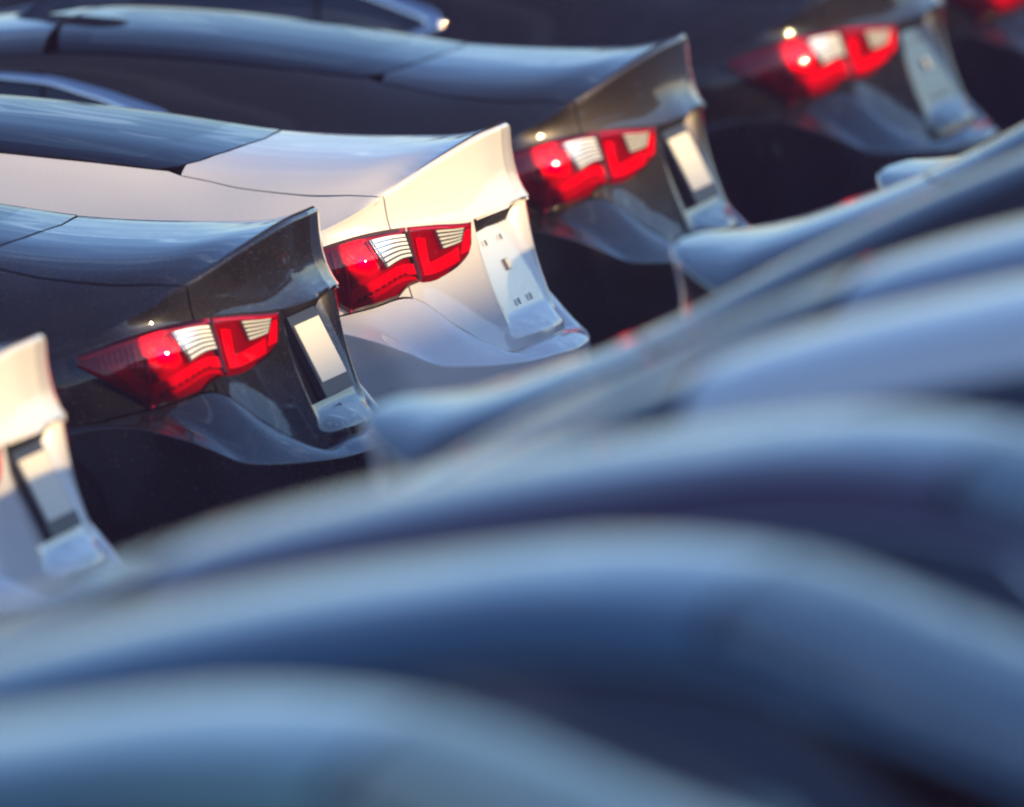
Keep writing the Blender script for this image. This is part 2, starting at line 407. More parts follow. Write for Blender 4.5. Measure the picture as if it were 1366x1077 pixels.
# ------------------------------------------------------------------ the car
GW = 0.0025                                     # half a panel gap, metres
SHUT_S = [0, .38, 1.67, 2.88, 3.83, 4.25]; SHUT_W = [6, 5.35, 4.66, 4.3, 3.62, 3.05]
def shut_w(s):
    if s < .3: return interp(SHUT_S, SHUT_W, s)
    return sum(interp(SHUT_S, SHUT_W, s+d) for d in (-.28, -.14, 0, .14, .28))/5
def glass_low(w): return interp([0, 1.46, 2.3, 2.75, 2.98], [3.96, 4.05, 4.16, 4.27, 4.42], w)
TRUNK_U = 3.912                                  # trunk side edge on the lip face
LENS_SPLIT = 3.57

def fillet(pts, i, r, n=4):
    """round corner i of a polyline with radius-like reach r"""
    p = [np.asarray(q, float) for q in pts]
    c = p[i]
    def reach(step):
        k = i; left = r
        while 0 <= k+step < len(p):
            d = np.linalg.norm(p[k+step]-p[k])
            if d >= left: return p[k]+(p[k+step]-p[k])*left/d, k+step
            left -= d; k += step
        return p[k], k
    a, ia = reach(-1); b, ib = reach(1)
    arc = [a*(1-t)**2+2*c*t*(1-t)+b*t*t for t in lin(0, 1, n)]
    return p[:ia+1] + arc + p[ib:], ia+1+n//2

def pocket(p):
    """press the plate recess into the trunk face"""
    y, z = abs(p[1]), p[2]
    half = 0.335 + 0.02*(0.8-z)
    m = max(0, min(1, (half-y)/0.085))
    m = min(m, max(0, min(1, (z-0.632)/0.055)))
    m = min(m, max(0, min(1, (0.974-z)/0.040)))
    m = m*m*(3-2*m)*0.35+m*0.65
    fx = -0.037 + (0.897-z)*0.31
    return np.array([p[0]*(1-m)+fx*m, p[1], z])

def build_trunk(paintmat, parent):
    mb = MB()
    qs = lin(0, .70, 60)+lin(.70, 1, 16)[1:]
    lipR = [hermite(ROW5, k*0.01) for k in range(401)]
    lipy = [-p[1] for p in lipR]
    cols = []
    for q in qs:
        w0 = 6*q
        yl = -Top(0, w0)[1]; u = interp(lipy, [k*0.01 for k in range(401)], yl)*TRUNK_U/4
        deck = []
        s_end = 4.0
        for _ in range(4): s_end = min(glass_low(min(shut_w(s_end)*q, 2.98)), 4.24)
        s_end -= 0.008
        ss = sorted(set(list(np.linspace(0, .5, 8)) + list(np.linspace(.5, s_end, 22))), reverse=True)
        for s in ss:
            deck.append(Top(s, (shut_w(s)-0.042)*q))
        deck[-1] = S4(u, 1.0)
        face = [S4(u, v) for v in lin(1, 0, 16)[1:]]
        prof = deck + face
        prof, kc = fillet(prof, len(deck)-1, 0.022, 7)
        cols.append((u, (prof, kc)))
    # equalise: resample each by arc length in two spans around the lip (highest curvature kept dense)
    G = []
    for u, (pr, kc) in cols:
        L = [0]
        for a, b in zip(pr, pr[1:]): L.append(L[-1]+np.linalg.norm(b-a))
        L = np.array(L)
        lk = L[kc]
        ts = list(np.linspace(0, max(lk-0.05, 0.01), 22)) + list(np.linspace(max(lk-0.05, 0.01), min(lk+0.05, L[-1]-0.01), 26))[1:] + list(np.linspace(min(lk+0.05, L[-1]-0.01), L[-1], 14))[1:]
        A = np.array(pr)
        G.append([np.array([np.interp(t, L, A[:, j]) for j in range(3)]) for t in ts])
    Gt = [list(r) for r in zip(*G)]
    mb.grid(full(Gt))
    # face below the bump, with recess; the outer edge follows lamp then diagonal cut
    us = [u for u, _ in cols]
    H = []
    for u in us:
        # stop at the diagonal cut: v 0 is the cut line on S3
        r = []
        for v in list(np.linspace(1, .86, 10)) + list(np.linspace(.86, .25, 22))[1:] + list(np.linspace(.25, 0.012, 12))[1:]:
            uu = min(u, 3.93)
            r.append(pocket(S3(uu, v)))
        # bottom return lip
        H.append(r)
    Ht = [list(r) for r in zip(*H)]
    mb.grid(full(Ht))
    # closed bottom edge: tuck in under
    bot = Ht[-1]
    tuck = [np.array([p[0]-0.05, p[1], p[2]+0.004]) for p in bot]
    rnd = [np.array([p[0]-0.006, p[1], p[2]-0.007]) for p in bot]
    mb.grid(full([bot, rnd, tuck]))
    return mb.build('trunk_lid', paintmat, parent, skirt=0.010, merge=4e-4, sharp=38)

def lens_coords_outer(side=1):
    top = polyline([(LENS_SPLIT+.03, .992), (5.0, .985), (6.2, .972), (7.04, .955)])
    bot = polyline([(LENS_SPLIT+.09, .285), (4.3, .012), (5.57, .012), (7.03, .80)])
    return top, bot
def lens_coords_inner():
    top = polyline([(2.0, .985), (2.8, .99), (LENS_SPLIT-.03, .992)])
    bot = polyline([(2.10, .845), (2.24, .735), (2.50, .645), (LENS_SPLIT+.03, .300)])
    return top, bot
def lens_patch(top, bot, d, na=26, nb=12, shrink=0.0, dome=False):
    G = []
    for i in range(na):
        t = shrink+(1-2*shrink)*i/(na-1); a, b = top(t), bot(t); r = []
        for j in range(nb):
            k = shrink+(1-2*shrink)*j/(nb-1); u = b[0]+(a[0]-b[0])*k; v = b[1]+(a[1]-b[1])*k
            dd = d
            if dome:
                e = min(i, na-1-i)/(na-1); g = min(j, nb-1-j)/(nb-1)
                dd = d*min(1, e/0.035)**.5*min(1, g/0.07)**.5 + (dome if dome is not True else 0.004)
            r.append(off(S3, u, min(v, .999), dd))
        G.append(r)
    return G
def quad_el(P, d, n=6, m=6):
    """element laid on the lamp surface: P four (u,v) corners; grid at offset d"""
    G = []
    for i in range(n):
        a = i/(n-1); r = []
        for j in range(m):
            b = j/(m-1)
            q = [(P[0][k]*(1-a)+P[1][k]*a)*(1-b)+(P[3][k]*(1-a)+P[2][k]*a)*b for k in (0, 1)]
            r.append(off(S3, q[0], q[1], d))
        G.append(r)
    return G
def block(mb, P, d0, d1, n=8, m=5, flip=False):
    """raised block with side walls"""
    Gt = quad_el(P, d1, n, m)
    c = [sum(p[0] for p in P)/4, sum(p[1] for p in P)/4]
    Pb = [(c[0]+(p[0]-c[0])*1.04, c[1]+(p[1]-c[1])*1.04) for p in P]
    Gb = quad_el(Pb, d0, n, m)
    mb.grid(Gt, flip=flip)
    rim_t = Gt[0] + [r[-1] for r in Gt[1:]] + Gt[-1][::-1][1:] + [r[0] for r in Gt[::-1][1:-1]]
    rim_b = Gb[0] + [r[-1] for r in Gb[1:]] + Gb[-1][::-1][1:] + [r[0] for r in Gb[::-1][1:-1]]
    mb.grid([rim_b, rim_t], closed=True, flip=not flip)

def build_taillights(car, mir):
    # outer lamp on the quarter panel
    top, bot = lens_coords_outer()
    h = MB(); h.grid(lens_patch(top, bot, 0.0035, 30, 12), flip=True)
    lamp = h.build('taillight', M['lamp_dark'], car, mirror=mir, skirt=0.004, recalc=False)
    e = MB(); block(e, [(7.0, .90), (4.86, .965), (4.86, .90), (6.9, .86)], .0035, .007, 10, 3); e.build('light_bar', M['lamp_red'], lamp, mirror=mir, recalc=True)
    e = MB(); block(e, [(5.45, .30), (3.74, .50), (3.72, .36), (5.50, .12)], .0035, .012, 16, 5); e.build('light_bar', M['lamp_bright'], lamp, mirror=mir, recalc=True)
    e = MB(); block(e, [(5.52, .09), (3.72, .33), (3.72, .285), (5.55, .03)], .0035, .009, 16, 3); e.build('light_bar', M['lamp_red'], lamp, mirror=mir, recalc=True)
    e = MB(); block(e, [(5.50, .66), (5.45, .66), (5.53, .03), (5.58, .03)], .0035, .0125, 2, 8); e.build('ridge', M['lamp_red'], lamp, mirror=mir, recalc=True)
    e = MB()
    for k in range(9):                           # little steps along the light guide
        a = k/9; u0 = 5.36-1.45*a; v0 = .14+.19*a
        block(e, [(u0, v0+.035), (u0-.10, v0+.047), (u0-.10, v0+.012), (u0, v0)], .0035, .0145, 2, 2)
    e.build('light_step', M['lamp_deep'], lamp, mirror=mir, recalc=True)
    e = MB()
    for k in range(7):                           # fins in the upper outer chamber
        a = k/7; u0 = 6.55-.95*a
        block(e, [(u0, .86+.02*a), (u0-.05, .86+.02*a), (u0-.05, .66-.10*a), (u0, .66-.10*a)], .0035, .010, 2, 3)
    e.build('fin', M['lamp_red'], lamp, mirror=mir, recalc=True)
    e = MB()
    for k in range(9):                           # prisms of the side reflector
        a = k/9; b = (k+.82)/9
        P0, P1 = np.array((6.45, .70)), np.array((5.75, .20)); w = np.array((-.40, -.02))
        q = [P0+(P1-P0)*a, P0+(P1-P0)*b, P0+(P1-P0)*b+w, P0+(P1-P0)*a+w]
        block(e, [tuple(x) for x in q], .0035, .009, 3, 3)
    e.build('side_reflector', M['lamp_red'], lamp, mirror=mir, recalc=True)
    e = MB(); block(e, [(5.42, .62), (4.80, .86), (4.62, .50), (5.45, .36)], .0035, .006, 6, 5); e.build('bulb_cup', M['lamp_cup'], lamp, mirror=mir, recalc=True)
    e = MB(); block(e, [(3.68, .93), (3.60, .93), (3.66, .30), (3.74, .30)], .0035, .014, 3, 8); e.build('divider', M['lamp_black'], lamp, mirror=mir, recalc=True)
    # clear reversing lamp with horizontal ribs
    P = [(4.74, .875), (3.72, .90), (3.72, .585), (4.53, .455)]
    e = MB(); block(e, P, .004, .017, 10, 10); rv = e.build('reversing_lamp', M['chrome_dim'], lamp, mirror=mir, recalc=True)
    e = MB()
    for k in range(6):
        a, b = (k+.10)/6, (k+.72)/6
        q = lambda t, s: tuple(np.array(P[0])*(1-t)*(1-s)+np.array(P[1])*t*(1-s)+np.array(P[2])*t*s+np.array(P[3])*(1-t)*s)
        block(e, [q(.05, a), q(.94, a), q(.94, b), q(.05, b)], .0172, .0205, 8, 3)
    e.build('rib', M['reflector'], rv, mirror=mir, recalc=True)
    g = MB(); g.grid(lens_patch(top, bot, 0.012, 44, 18, dome=True), flip=True)
    g.build('lens', M['lens_red'], lamp, mirror=mir)
    # inner lamp on the trunk lid
    top, bot = lens_coords_inner()
    h = MB(); h.grid(lens_patch(top, bot, 0.0012, 24, 12), flip=True)
    lamp2 = h.build('taillight', M['lamp_deep'], car, mirror=mir, skirt=0.004, recalc=False)
    e = MB(); block(e, [(3.42, .86), (3.18, .86), (3.22, .50), (3.47, .42)], .0012, .0048, 3, 8)
    block(e, [(3.44, .55), (2.45, .80), (2.48, .69), (3.46, .42)], .0012, .0052, 14, 4)
    block(e, [(2.24, .92), (2.10, .94), (2.18, .78), (2.42, .74)], .0012, .0048, 3, 6)
    e.build('light_bar', M['lamp_bright'], lamp2, mirror=mir, recalc=True)
    e = MB(); block(e, [(3.46, .975), (2.08, .965), (2.10, .955), (3.46, .955)], .0012, .004, 12, 2); e.build('light_bar', M['lamp_red'], lamp2, mirror=mir, recalc=True)
    P = [(2.95, .94), (2.21, .955), (2.36, .845), (2.84, .76)]
    e = MB(); block(e, P, .0012, .0082, 8, 8); rv = e.build('reversing_lamp', M['chrome_dim'], lamp2, mirror=mir, recalc=True)
    e = MB()
    for k in range(5):
        a, b = (k+.10)/5, (k+.72)/5
        q = lambda t, s: tuple(np.array(P[0])*(1-t)*(1-s)+np.array(P[1])*t*(1-s)+np.array(P[2])*t*s+np.array(P[3])*(1-t)*s)
        block(e, [q(.06, a), q(.92, a), q(.92, b), q(.06, b)], .0084, .0100, 6, 3)
    e.build('rib', M['reflector'], rv, mirror=mir, recalc=True)
    g = MB(); g.grid(lens_patch(top, bot, 0.0055, 36, 16, dome=0.002), flip=True)
    g.build('lens', M['lens_red'], lamp2, mirror=mir)

def side_band(u0, u1, nu, bands):
    """grids of the belt strips between two columns"""
    out = []
    for F, v0, v1, nv in bands:
        out.append([[F(u, v) for u in lin(u0, u1, nu)] for v in lin(v1, v0, nv)])
    return out

def u_at_x(x):
    us = np.linspace(8, 18, 401); xs = [hermite(ROW3, u)[0] for u in us]
    return float(np.interp(-x, [-q for q in xs], us))
def s_at_x(x):
    ss = np.linspace(3, 13, 401); xs = [Top(s, 5.0)[0] for s in ss]
    return float(np.interp(-x, [-q for q in xs], ss))

def build_car(paintmat, plate=True, near=True):
    car = bpy.data.objects.new('sedan_car', None); COL.objects.link(car)
    # dark inner shell seen through the shut lines
    mb = MB()
    mb.grid(full([[off(Top, s, w, -.010, True) for w in lin(0.0, 6, 20)] for s in lin(0.12, 3.9, 16)]))
    mb.grid(full([[off(Hood, s, t, -.014, True) for t in lin(0.0, .99, 10)] for s in lin(0, 4.9, 10)]))
    for F in (S1, S2, S3, S4):
        mb.grid(full([[off(F, u, v, -.012) if F is not S3 or u > 2.5 else pocket(F(u, v))-np.array([.02, 0, 0]) for u in [0]+lin(.05, 22.9, 90)] for v in lin(1, 0, 6)]))
    # cabin side shell: sills below the side glass
    sh = mb.build('inner_shell', M['black_shell'], car, merge=0)
    cut_arches(sh, ARCH+.012)
    build_trunk(paintmat, car)
    # rear bumper: below the trunk cut, round to the wheel arch
    ub = u_at_x(-.66)
    mb = MB()
    us = lin(0, 4, 41) + lin(4, 8.0, 30)[1:] + lin(8.0, ub, 4)[1:]
    cols = []
    for u in us:
        up = [S2(u, v) for v in lin(.985, 0, 9)]; lo = [S1(u, v) for v in lin(1, 0, 14)[1:]]
        pr, _ = fillet(up+lo, 8, 0.006, 5)
        L = [0]
        for a, b in zip(pr, pr[1:]): L.append(L[-1]+np.linalg.norm(b-a))
        L = np.array(L); A = np.array(pr); n0 = np.linalg.norm(up[0]-up[-1])
        ts = list(np.linspace(0, max(n0-.008, .004), 9)) + list(np.linspace(max(n0-.008, .004), n0+.008, 8))[1:] + list(np.linspace(n0+.008, L[-1], 16))[1:]
        cols.append([np.array([np.interp(t, L, A[:, j]) for j in range(3)]) for t in ts])
    G = [list(r) for r in zip(*cols)]
    inner = []                                  # ledge that runs in under the trunk lid
    for p in G[0][:41]: inner.append(np.array([p[0]-.06, p[1]*.98, p[2]+.004]))
    mb.grid(full([inner, G[0][:41]])); mb.grid(full(G))
    rb = mb.build('rear_bumper', paintmat, car, skirt=0.010, sharp=40); cut_arches(rb)
    low = MB(); low.grid(full([[off(S1, u, v, .004) for u in [0]+lin(.05, 5.2, 30)] for v in lin(.30, 0, 5)]))
    low.build('diffuser', M['black_plastic'], rb, skirt=.01)
    for sg in (False, True):
        # quarter panel with C-pillar
        mb = MB()
        uq = u_at_x(-1.62)
        sq = s_at_x(-1.62)
        tab_u = np.linspace(3.9, 14, 800); tab_x = [-hermite(ROW5, u)[0] for u in tab_u]
        Gq = []; ulist = []
        for s in list(np.linspace(0, 1.0, 12)) + list(np.linspace(1, 4.2, 26))[1:] + list(np.linspace(4.2, sq, 22))[1:]:
            w0 = shut_w(s)+.042 if s < 4.25 else 3.02
            if s == 0: w0 = 5.9
            r = [Top(s, w) for w in np.linspace(w0, 6, 22)]
            u = float(np.interp(-r[-1][0], tab_x, tab_u)); u -= .05*math.exp(-3*max(0, u-4)); ulist.append(u)
            d = row(ROW5, u)-r[-1]
            r = [p+d*(k/21)**2 for k, p in enumerate(r)]; r[-1] = S4(u, 1.0)
            Gq.append(r)
        mb.grid(Gq)
        mb.grid([[S4(u, v) for u in ulist] for v in lin(1, 0, 8)])
        mb.grid([[S3(u, v) for u in ulist] for v in lin(1, .015, 14)])
        for G in side_band(ub+.02, uq, 20, [(S2, 0, 1, 6), (S1, 0, 1, 14)]): mb.grid(G)
        qp = mb.build('quarter_panel', paintmat, car, skirt=0.010, mirror=sg, merge=6e-4, sharp=40)
        cut_arches(qp)
        e = MB()
        c0 = off(S3, 9.4, .55, .0015); n0 = normal(S3, 9.4, .55)
        build_taillights(car, sg)
        # roof rail and A-pillar
        mb = MB(); mb.grid([[Top(s, w) for w in lin(3.02, 3.42, 5)] for s in lin(sq, 12.9, 60)])
        mb.build('roof_rail', paintmat, car, skirt=.012, mirror=sg)
        # doors
        for (xa, xb, sa, sb) in ((-1.625, -2.44, None, None), (-2.445, -3.36, None, None)):
            ua, ubb = u_at_x(xa)+.012, u_at_x(xb)-.012; s0, s1 = s_at_x(xa)+.012, s_at_x(xb)-.012
            mb = MB()
            for G in side_band(ua, ubb, 22, [(S4, 0, 1, 5), (S3, 0, 1, 10), (S2, 0, 1, 4), (S1, .12, 1, 10)]): mb.grid(G)
            mb.grid([[Top(s, w) for w in lin(4.98, 6, 8)] for s in lin(s0, s1, 18)])
            d = mb.build('door', paintmat, car, skirt=.012, mirror=sg, merge=6e-4, sharp=40); cut_arches(d)
            hx = u_at_x(xa-.16); e = MB()
            pts = [off(S3, u_at_x(xa-.10-.22*t), .80, .006+.028*math.sin(math.pi*min(1, max(0, t)))**.4) for t in lin(0, 1, 9)]
            e.tube(pts, [(.010, .016)]*9, 8); e.build('handle', paintmat, d, mirror=sg, recalc=True)
            # pane of this door
            if xa > -2: A, B = (sq+.02, s_at_x(-2.40)), None
            else: A = (s_at_x(-2.50), 12.35)
            g = MB(); rows_ = []
            for s in lin(A[0], A[1], 26):
                wt = 3.46 if s < 11.4 else 3.46+(s-11.4)*1.45
                rows_.append([off(Top, s, w, -.004, True) for w in lin(min(wt, 4.88), 4.95, 10)])
            g.grid(rows_); g.build('window', M['window'], d, mirror=sg)
            # sill
        mb = MB()
        for G in side_band(u_at_x(-1.46), u_at_x(-3.44), 20, [(S1, 0, .11, 3)]): mb.grid(G)
        mb.build('sill', M['black_plastic'], car, skirt=.01, mirror=sg)
        # black pillar between the panes
        mb = MB(); mb.grid([[off(Top, s, w, -.006, True) for w in lin(3.4, 5.0, 10)] for s in lin(s_at_x(-2.38), s_at_x(-2.52), 4)])
        mb.build('pillar', M['black_gloss'], car, mirror=sg)
        # quarter window, its tip pointing back
        g = MB(); rows_ = []
        for t in lin(0, 1, 14):
            s = sq-.02+(6.02-sq+.02)*t; wt = interp([0, .35, .75, 1], [3.50, 3.82, 4.18, 4.42], t); wb = interp([0, .8, 1], [4.95, 4.75, 4.48], t)
            rows_.append([off(Top, s, w, .0035, True) for w in lin(wt, wb, 8)])
        g.grid(rows_, flip=True); g.build('quarter_window', M['window'], car, mirror=sg, skirt=.004)
        # bright moulding round the side glass, wide at its tail
        P = [(12.3, 4.90), (11.4, 3.44), (10, 3.44), (9, 3.44), (8, 3.44), (7.4, 3.46), (6.9, 3.66), (6.5, 3.96), (6.2, 4.20), (5.96, 4.40), (5.90, 4.58), (6.05, 4.74), (6.5, 4.90), (7.2, 4.97), (9, 4.97), (11, 4.97), (12.3, 4.93)]
        cur = polyline(P); e = MB(); pts = []; rad = []
        for t in lin(0, 1, 110):
            s, w = cur(t); pts.append(off(Top, s, w, .006, True))
            k = interp([5.9, 6.6, 7.6, 9], [.026, .022, .012, .007], s)
            if w > 4.6: k = interp([5.9, 6.3, 7], [.022, .010, .007], s)
            rad.append((k, .006))
        # orient flat against the body: build as ribbon
        n = len(pts); ribbon = []
        for i, p in enumerate(pts):
            s, w = cur(i/(n-1)); nn = normal(Top, s, w, True)
            tdir = pts[min(i+1, n-1)]-pts[max(i-1, 0)]; tdir /= np.linalg.norm(tdir)+1e-9
            sd_ = np.cross(nn, tdir); k = rad[i][0]
            ribbon.append([p-sd_*k-nn*.008, p-sd_*k*.92, p-sd_*k*.5+nn*.004, p+nn*.006, p+sd_*k*.5+nn*.004, p+sd_*k*.92, p+sd_*k-nn*.008])
        e.grid(ribbon); e.build('window_moulding', M['chrome'], car, mirror=sg, recalc=True, sharp=60)
        # front fender
        mb = MB(); uf0, uf1 = u_at_x(-3.37)+.01, 19.0
        for G in side_band(uf0, uf1, 30, [(S4, 0, 1, 5), (S3, 0, 1, 14), (S2, 0, 1, 6)]): mb.grid(G)
        for G in side_band(uf0, 18.55, 26, [(S1, 0, 1, 14)]): mb.grid(G)
        sf = s_at_x(-3.37)
        mb.grid([[Top(s, w) for w in lin(4.98, 6, 8)] for s in lin(sf, 13, 8)])
        mb.grid([[Hood(s, t) for t in lin(.90, 1, 6)] for s in lin(0, 4.0, 24)])
        fd = mb.build('fender', paintmat, car, skirt=.01, mirror=sg, merge=6e-4, sharp=40); cut_arches(fd)
        # headlight: housing, projector, daylight strip, clear cover
        mb = MB(); mb.grid([[off(S3, u, v, .003) for u in lin(18.9, 21.6, 16)] for v in lin(.96, .46, 8)])
        hl = mb.build('headlight', M['black_gloss'], car, mirror=sg, skirt=.01)
        e = MB(); e.grid([[off(S3, u, v, .010) for u in lin(19.3, 20.4, 8)] for v in lin(.88, .56, 6)]); e.build('reflector', M['chrome'], hl, mirror=sg, skirt=.006)
        e = MB(); e.grid([[off(S3, u, v, .012) for u in lin(19.0, 21.4, 16)] for v in lin(.54, .49, 2)]); e.build('light_strip', M['plate'], hl, mirror=sg, skirt=.006)
        e = MB(); e.grid([[off(S3, u, v, .022) for u in lin(18.9, 21.6, 18)] for v in lin(.96, .46, 8)]); e.build('cover', M['lens_clear'], hl, mirror=sg, skirt=.016)
        # door mirror
        cx, cy, cz = -3.15, -.955, 1.085; e = MB(); rings = []
        for a in lin(0.02, 1, 12):
            ang = a*math.pi/2; rr = math.sin(ang)**.8; xx = -.105*math.cos(ang)**.9
            ring = []
            for k in range(28):
                b = 2*math.pi*k/28; cb, sb = math.cos(b), math.sin(b)
                yy = .105*rr*math.copysign(abs(cb)**.75, cb); zz = .085*rr*math.copysign(abs(sb)**.75, sb)
                ring.append((cx+xx+.015+yy*.18, cy+yy, cz+zz+yy*-.08))
            rings.append(ring)
        rim = [(p[0]+.035, cy+(p[1]-cy)*.97, cz+(p[2]-cz)*.97) for p in rings[-1]]
        inn = [(p[0]-.012, cy+(p[1]-cy)*.93, cz+(p[2]-cz)*.92) for p in rim]
        e.grid(rings+[rim, inn], closed=True, flip=True)
        dm = e.build('door_mirror', paintmat, car, mirror=sg, recalc=True, sharp=45)
        e = MB(); e.poly(inn); e.build('mirror_glass', M['mirror'], dm, mirror=sg)
        e = MB(); e.tube([(cx-.02, -.80, cz-.055), (cx-.015, -.88, cz-.062), (cx-.01, -.93, cz-.045)], [(.05, .016)]*3, 10); e.build('mirror_arm', M['black_gloss'], dm, mirror=sg, recalc=True)
        # wheels
        for wx, wz in WHEELS:
            e = MB(); e.lathe_y([(.20, -.72), (.325, -.715), (.338, -.735), (.342, -.80), (.338, -.87), (.322, -.895), (.235, -.905), (.225, -.885), (.22, -.72)], wx, wz, 48)
            ty = e.build('wheel', M['rubber'], car, mirror=sg, recalc=True)
            e = MB(); e.lathe_y([(.228, -.895), (.215, -.90), (.205, -.86), (.20, -.74)], wx, wz, 40)
            for k in range(5):
                a = 2*math.pi*k/5+.3
                for da in (-.13, .13):
                    e.tube([(wx+r*math.cos(a+da*(.6+r)), -.895+.02*(1-r/.2), wz+r*math.sin(a+da*(.6+r))) for r in (.03, .10, .16, .215)], [(.016, .012)]*4, 6)
            e.lathe_y([(.001, -.90), (.05, -.895), (.055, -.87)], wx, wz, 20)
            e.build('rim', M['alloy'], ty, mirror=sg, recalc=True)
            e = MB(); e.lathe_y([(ARCH, -.915), (ARCH, -.60), (.02, -.60)], wx, wz, 40); e.build('arch_liner', M['black_shell'], car, mirror=sg)
    # rear window with a printed band round its edge
    g = MB(); g.cur = 0
    ws = lin(0, 2.96, 30); Gg = []
    for k in lin(0, 1, 40):
        Gg.append([off(Top, glass_low(w)+.012+(6.98-.012*w*w-glass_low(w)-.012)*k, w, .0015, True) for w in ws])
    Gf = full(Gg); n, mm = len(Gf), len(Gf[0])
    g.grid(Gf); g.mi = [1 if (i < 5 or i > n-6 or j < 4 or j > mm-6) else 0 for i in range(n-1) for j in range(mm-1)]
    g.build('rear_window', M['window'], car, skirt=.006, mats=[M['window'], M['frit']])
    # roof skin
    mb = MB(); mb.grid(full([[Top(s, w) for w in lin(0, 2.98, 20)] for s in lin(7.02, 11.0, 50)])); mb.build('roof', paintmat, car, skirt=.01)
    # shark-fin aerial
    e = MB(); rings = []
    for t in lin(0, 1, 10):
        z = t*.080; L = .165*(1-t)**.8+.014; x0 = -1.66+.09*t
        rings.append([(x0+L*math.cos(a), .024*(1-t*.75)*math.sin(a), Top(7.2, 0)[2]+.004+z+.0) for a in [2*math.pi*k/20 for k in range(20)]])
    e.grid(rings, closed=True); e.poly(rings[-1]); e.build('aerial', M['black_gloss'], car, recalc=True)
    # windshield and wipers
    g = MB(); Gw = full([[off(Top, s, w, .001, True) for w in lin(0, 2.99, 24)] for s in lin(11.02, 12.93, 30)])
    n, mm = len(Gw), len(Gw[0]); g.grid(Gw); g.mi = [1 if (i < 1 or i > n-4 or j < 1 or j > mm-3) else 0 for i in range(n-1) for j in range(mm-1)]
    g.build('windshield', M['windshield'], car, skirt=.006, mats=[M['windshield'], M['frit']])
    for y0, y1 in ((-.10, -.62), (.50, -.02)):
        def tp(s, y):
            w = interp([0, .28, .52, .66], [0, 1, 2, 3], abs(y)); p = off(Top, s, w, .014, True); return np.array([p[0], y, p[2]])
        e = MB(); e.tube([tp(12.95, y0), tp(12.86, (y0+y1)/2), tp(12.72, y1)], .007, 6); e.build('wiper', M['black_plastic'], car, recalc=True)
    # cowl
    mb = MB(); mb.grid(full([[np.array(Top(13, w))+np.array([.02-.11*k, 0, -.012-.01*k]) for w in lin(0, 4.6, 16)] for k in (0, 1)])); mb.build('cowl', M['black_plastic'], car)
    # hood
    mb = MB(); mb.grid(full([[Hood(s, t) for t in lin(0, .895, 22)] for s in lin(.03, 4.72, 40)])); mb.build('hood', paintmat, car, skirt=.01)
    # front bumper with grilles
    mb = MB()
    for G in side_band(23, 18.6, 44, [(S1, 0, 1, 12), (S2, 0, 1, 6)]): mb.grid(full(G), flip=True)
    for G in side_band(23, 19.05, 44, [(S3, 0, 1, 12), (S4, 0, 1, 5)]): mb.grid(full(G), flip=True)
    mb.grid(full([[Hood(s, t) for t in lin(0, 1, 22)] for s in lin(4.75, 5, 4)]))
    fb = mb.build('front_bumper', paintmat, car, skirt=.008, merge=6e-4, sharp=40)
    for (F, v0, v1, uu) in ((S3, .30, .92, 21.7), (S1, .35, .92, 21.3)):
        e = MB(); G = [[off(F, u, v, .004) for u in lin(23, uu, 14)] for v in lin(v1, v0, 6)]; e.grid(full(G), flip=True); gr = e.build('grille', M['black_gloss'], fb, skirt=.01)
        e = MB()
        for v in lin(v0+.06, v1-.06, 4):
            for sg2 in (1, -1): e.tube([off(F, u, v, .010)*np.array([1, sg2, 1]) for u in lin(23, uu+.05, 10)], .006, 6)
        e.build('grille_bar', M['chrome'], gr, recalc=True)
    # plate: dark frame with a blank plate on the recess floor
    ang = math.atan(0.31); ca, sa = math.cos(ang), math.sin(ang)
    rot = np.array([[ca, 0, -sa], [0, 1, 0], [sa, 0, ca]])
    c = np.array([-.006, 0, .814]); nrm = rot @ np.array([1., 0, 0])
    def on_floor(y, z, d): return np.array([-.037+(.897-z)*.31+.003, y, z]) + nrm*d
    if True:
        e = MB(); ctr = on_floor(0, .814, .010); e.box(ctr, (.010, .168, .112), rot)
        pf = e.build('plate_frame', M['black_plastic'], car, sharp=30, recalc=True)
        e = MB(); ctr = on_floor(0, .820, .0222); e.box(ctr, (.0015, .149, .079), rot); e.build('plate', M['plate'], pf, recalc=True)
    if True:
        for y, z, hy, hz in ((-.10, .880, .0012, .008), (.09, .880, .0012, .008), (-.06, .712, .0014, .009), (.09, .712, .0014, .009)):
            e = MB(); e.box(on_floor(y, z, .002), (.0026, hy, hz), rot); e.build('plate_screw_slot', M['slot_grey'], car, recalc=True)
        e = MB(); e.box(on_floor(.02, .81, .0015), (.0015, .022, .016), rot)
        sl = e.build('sticker', M['slot_grey'], car, recalc=True)
        e = MB(); e.box(on_floor(.024, .81, .0035), (.0006, .017, .013), rot); e.build('sticker_face', M['plate'], sl, recalc=True)
    # opening handle / camera under the bump
    e = MB(); e.box((-.028, 0, .955), (.022, .045, .006)); e.build('trunk_handle', M['black_gloss'], car, recalc=True)
    # cabin: floor tub, dash, seats, wheel
    e = MB(); e.box((-2.4, 0, .32), (1.25, .74, .05)); e.build('cabin_floor', M['fabric'], car, recalc=True)
    e = MB(); e.grid(full([[np.array([x, -y, z]) for y in lin(0, .74, 6)] for x, z in ((-3.66, 1.04), (-3.45, 1.05), (-3.25, 1.02), (-3.15, .94), (-3.12, .75))])); e.build('dashboard', M['black_plastic'], car)
    e = MB(); e.grid(full([[np.array([x, -y, z]) for y in lin(0, .60, 6)] for x, z in ((-.95, 1.18), (-1.25, 1.17), (-1.30, 1.08))])); e.build('parcel_shelf', M['fabric'], car)
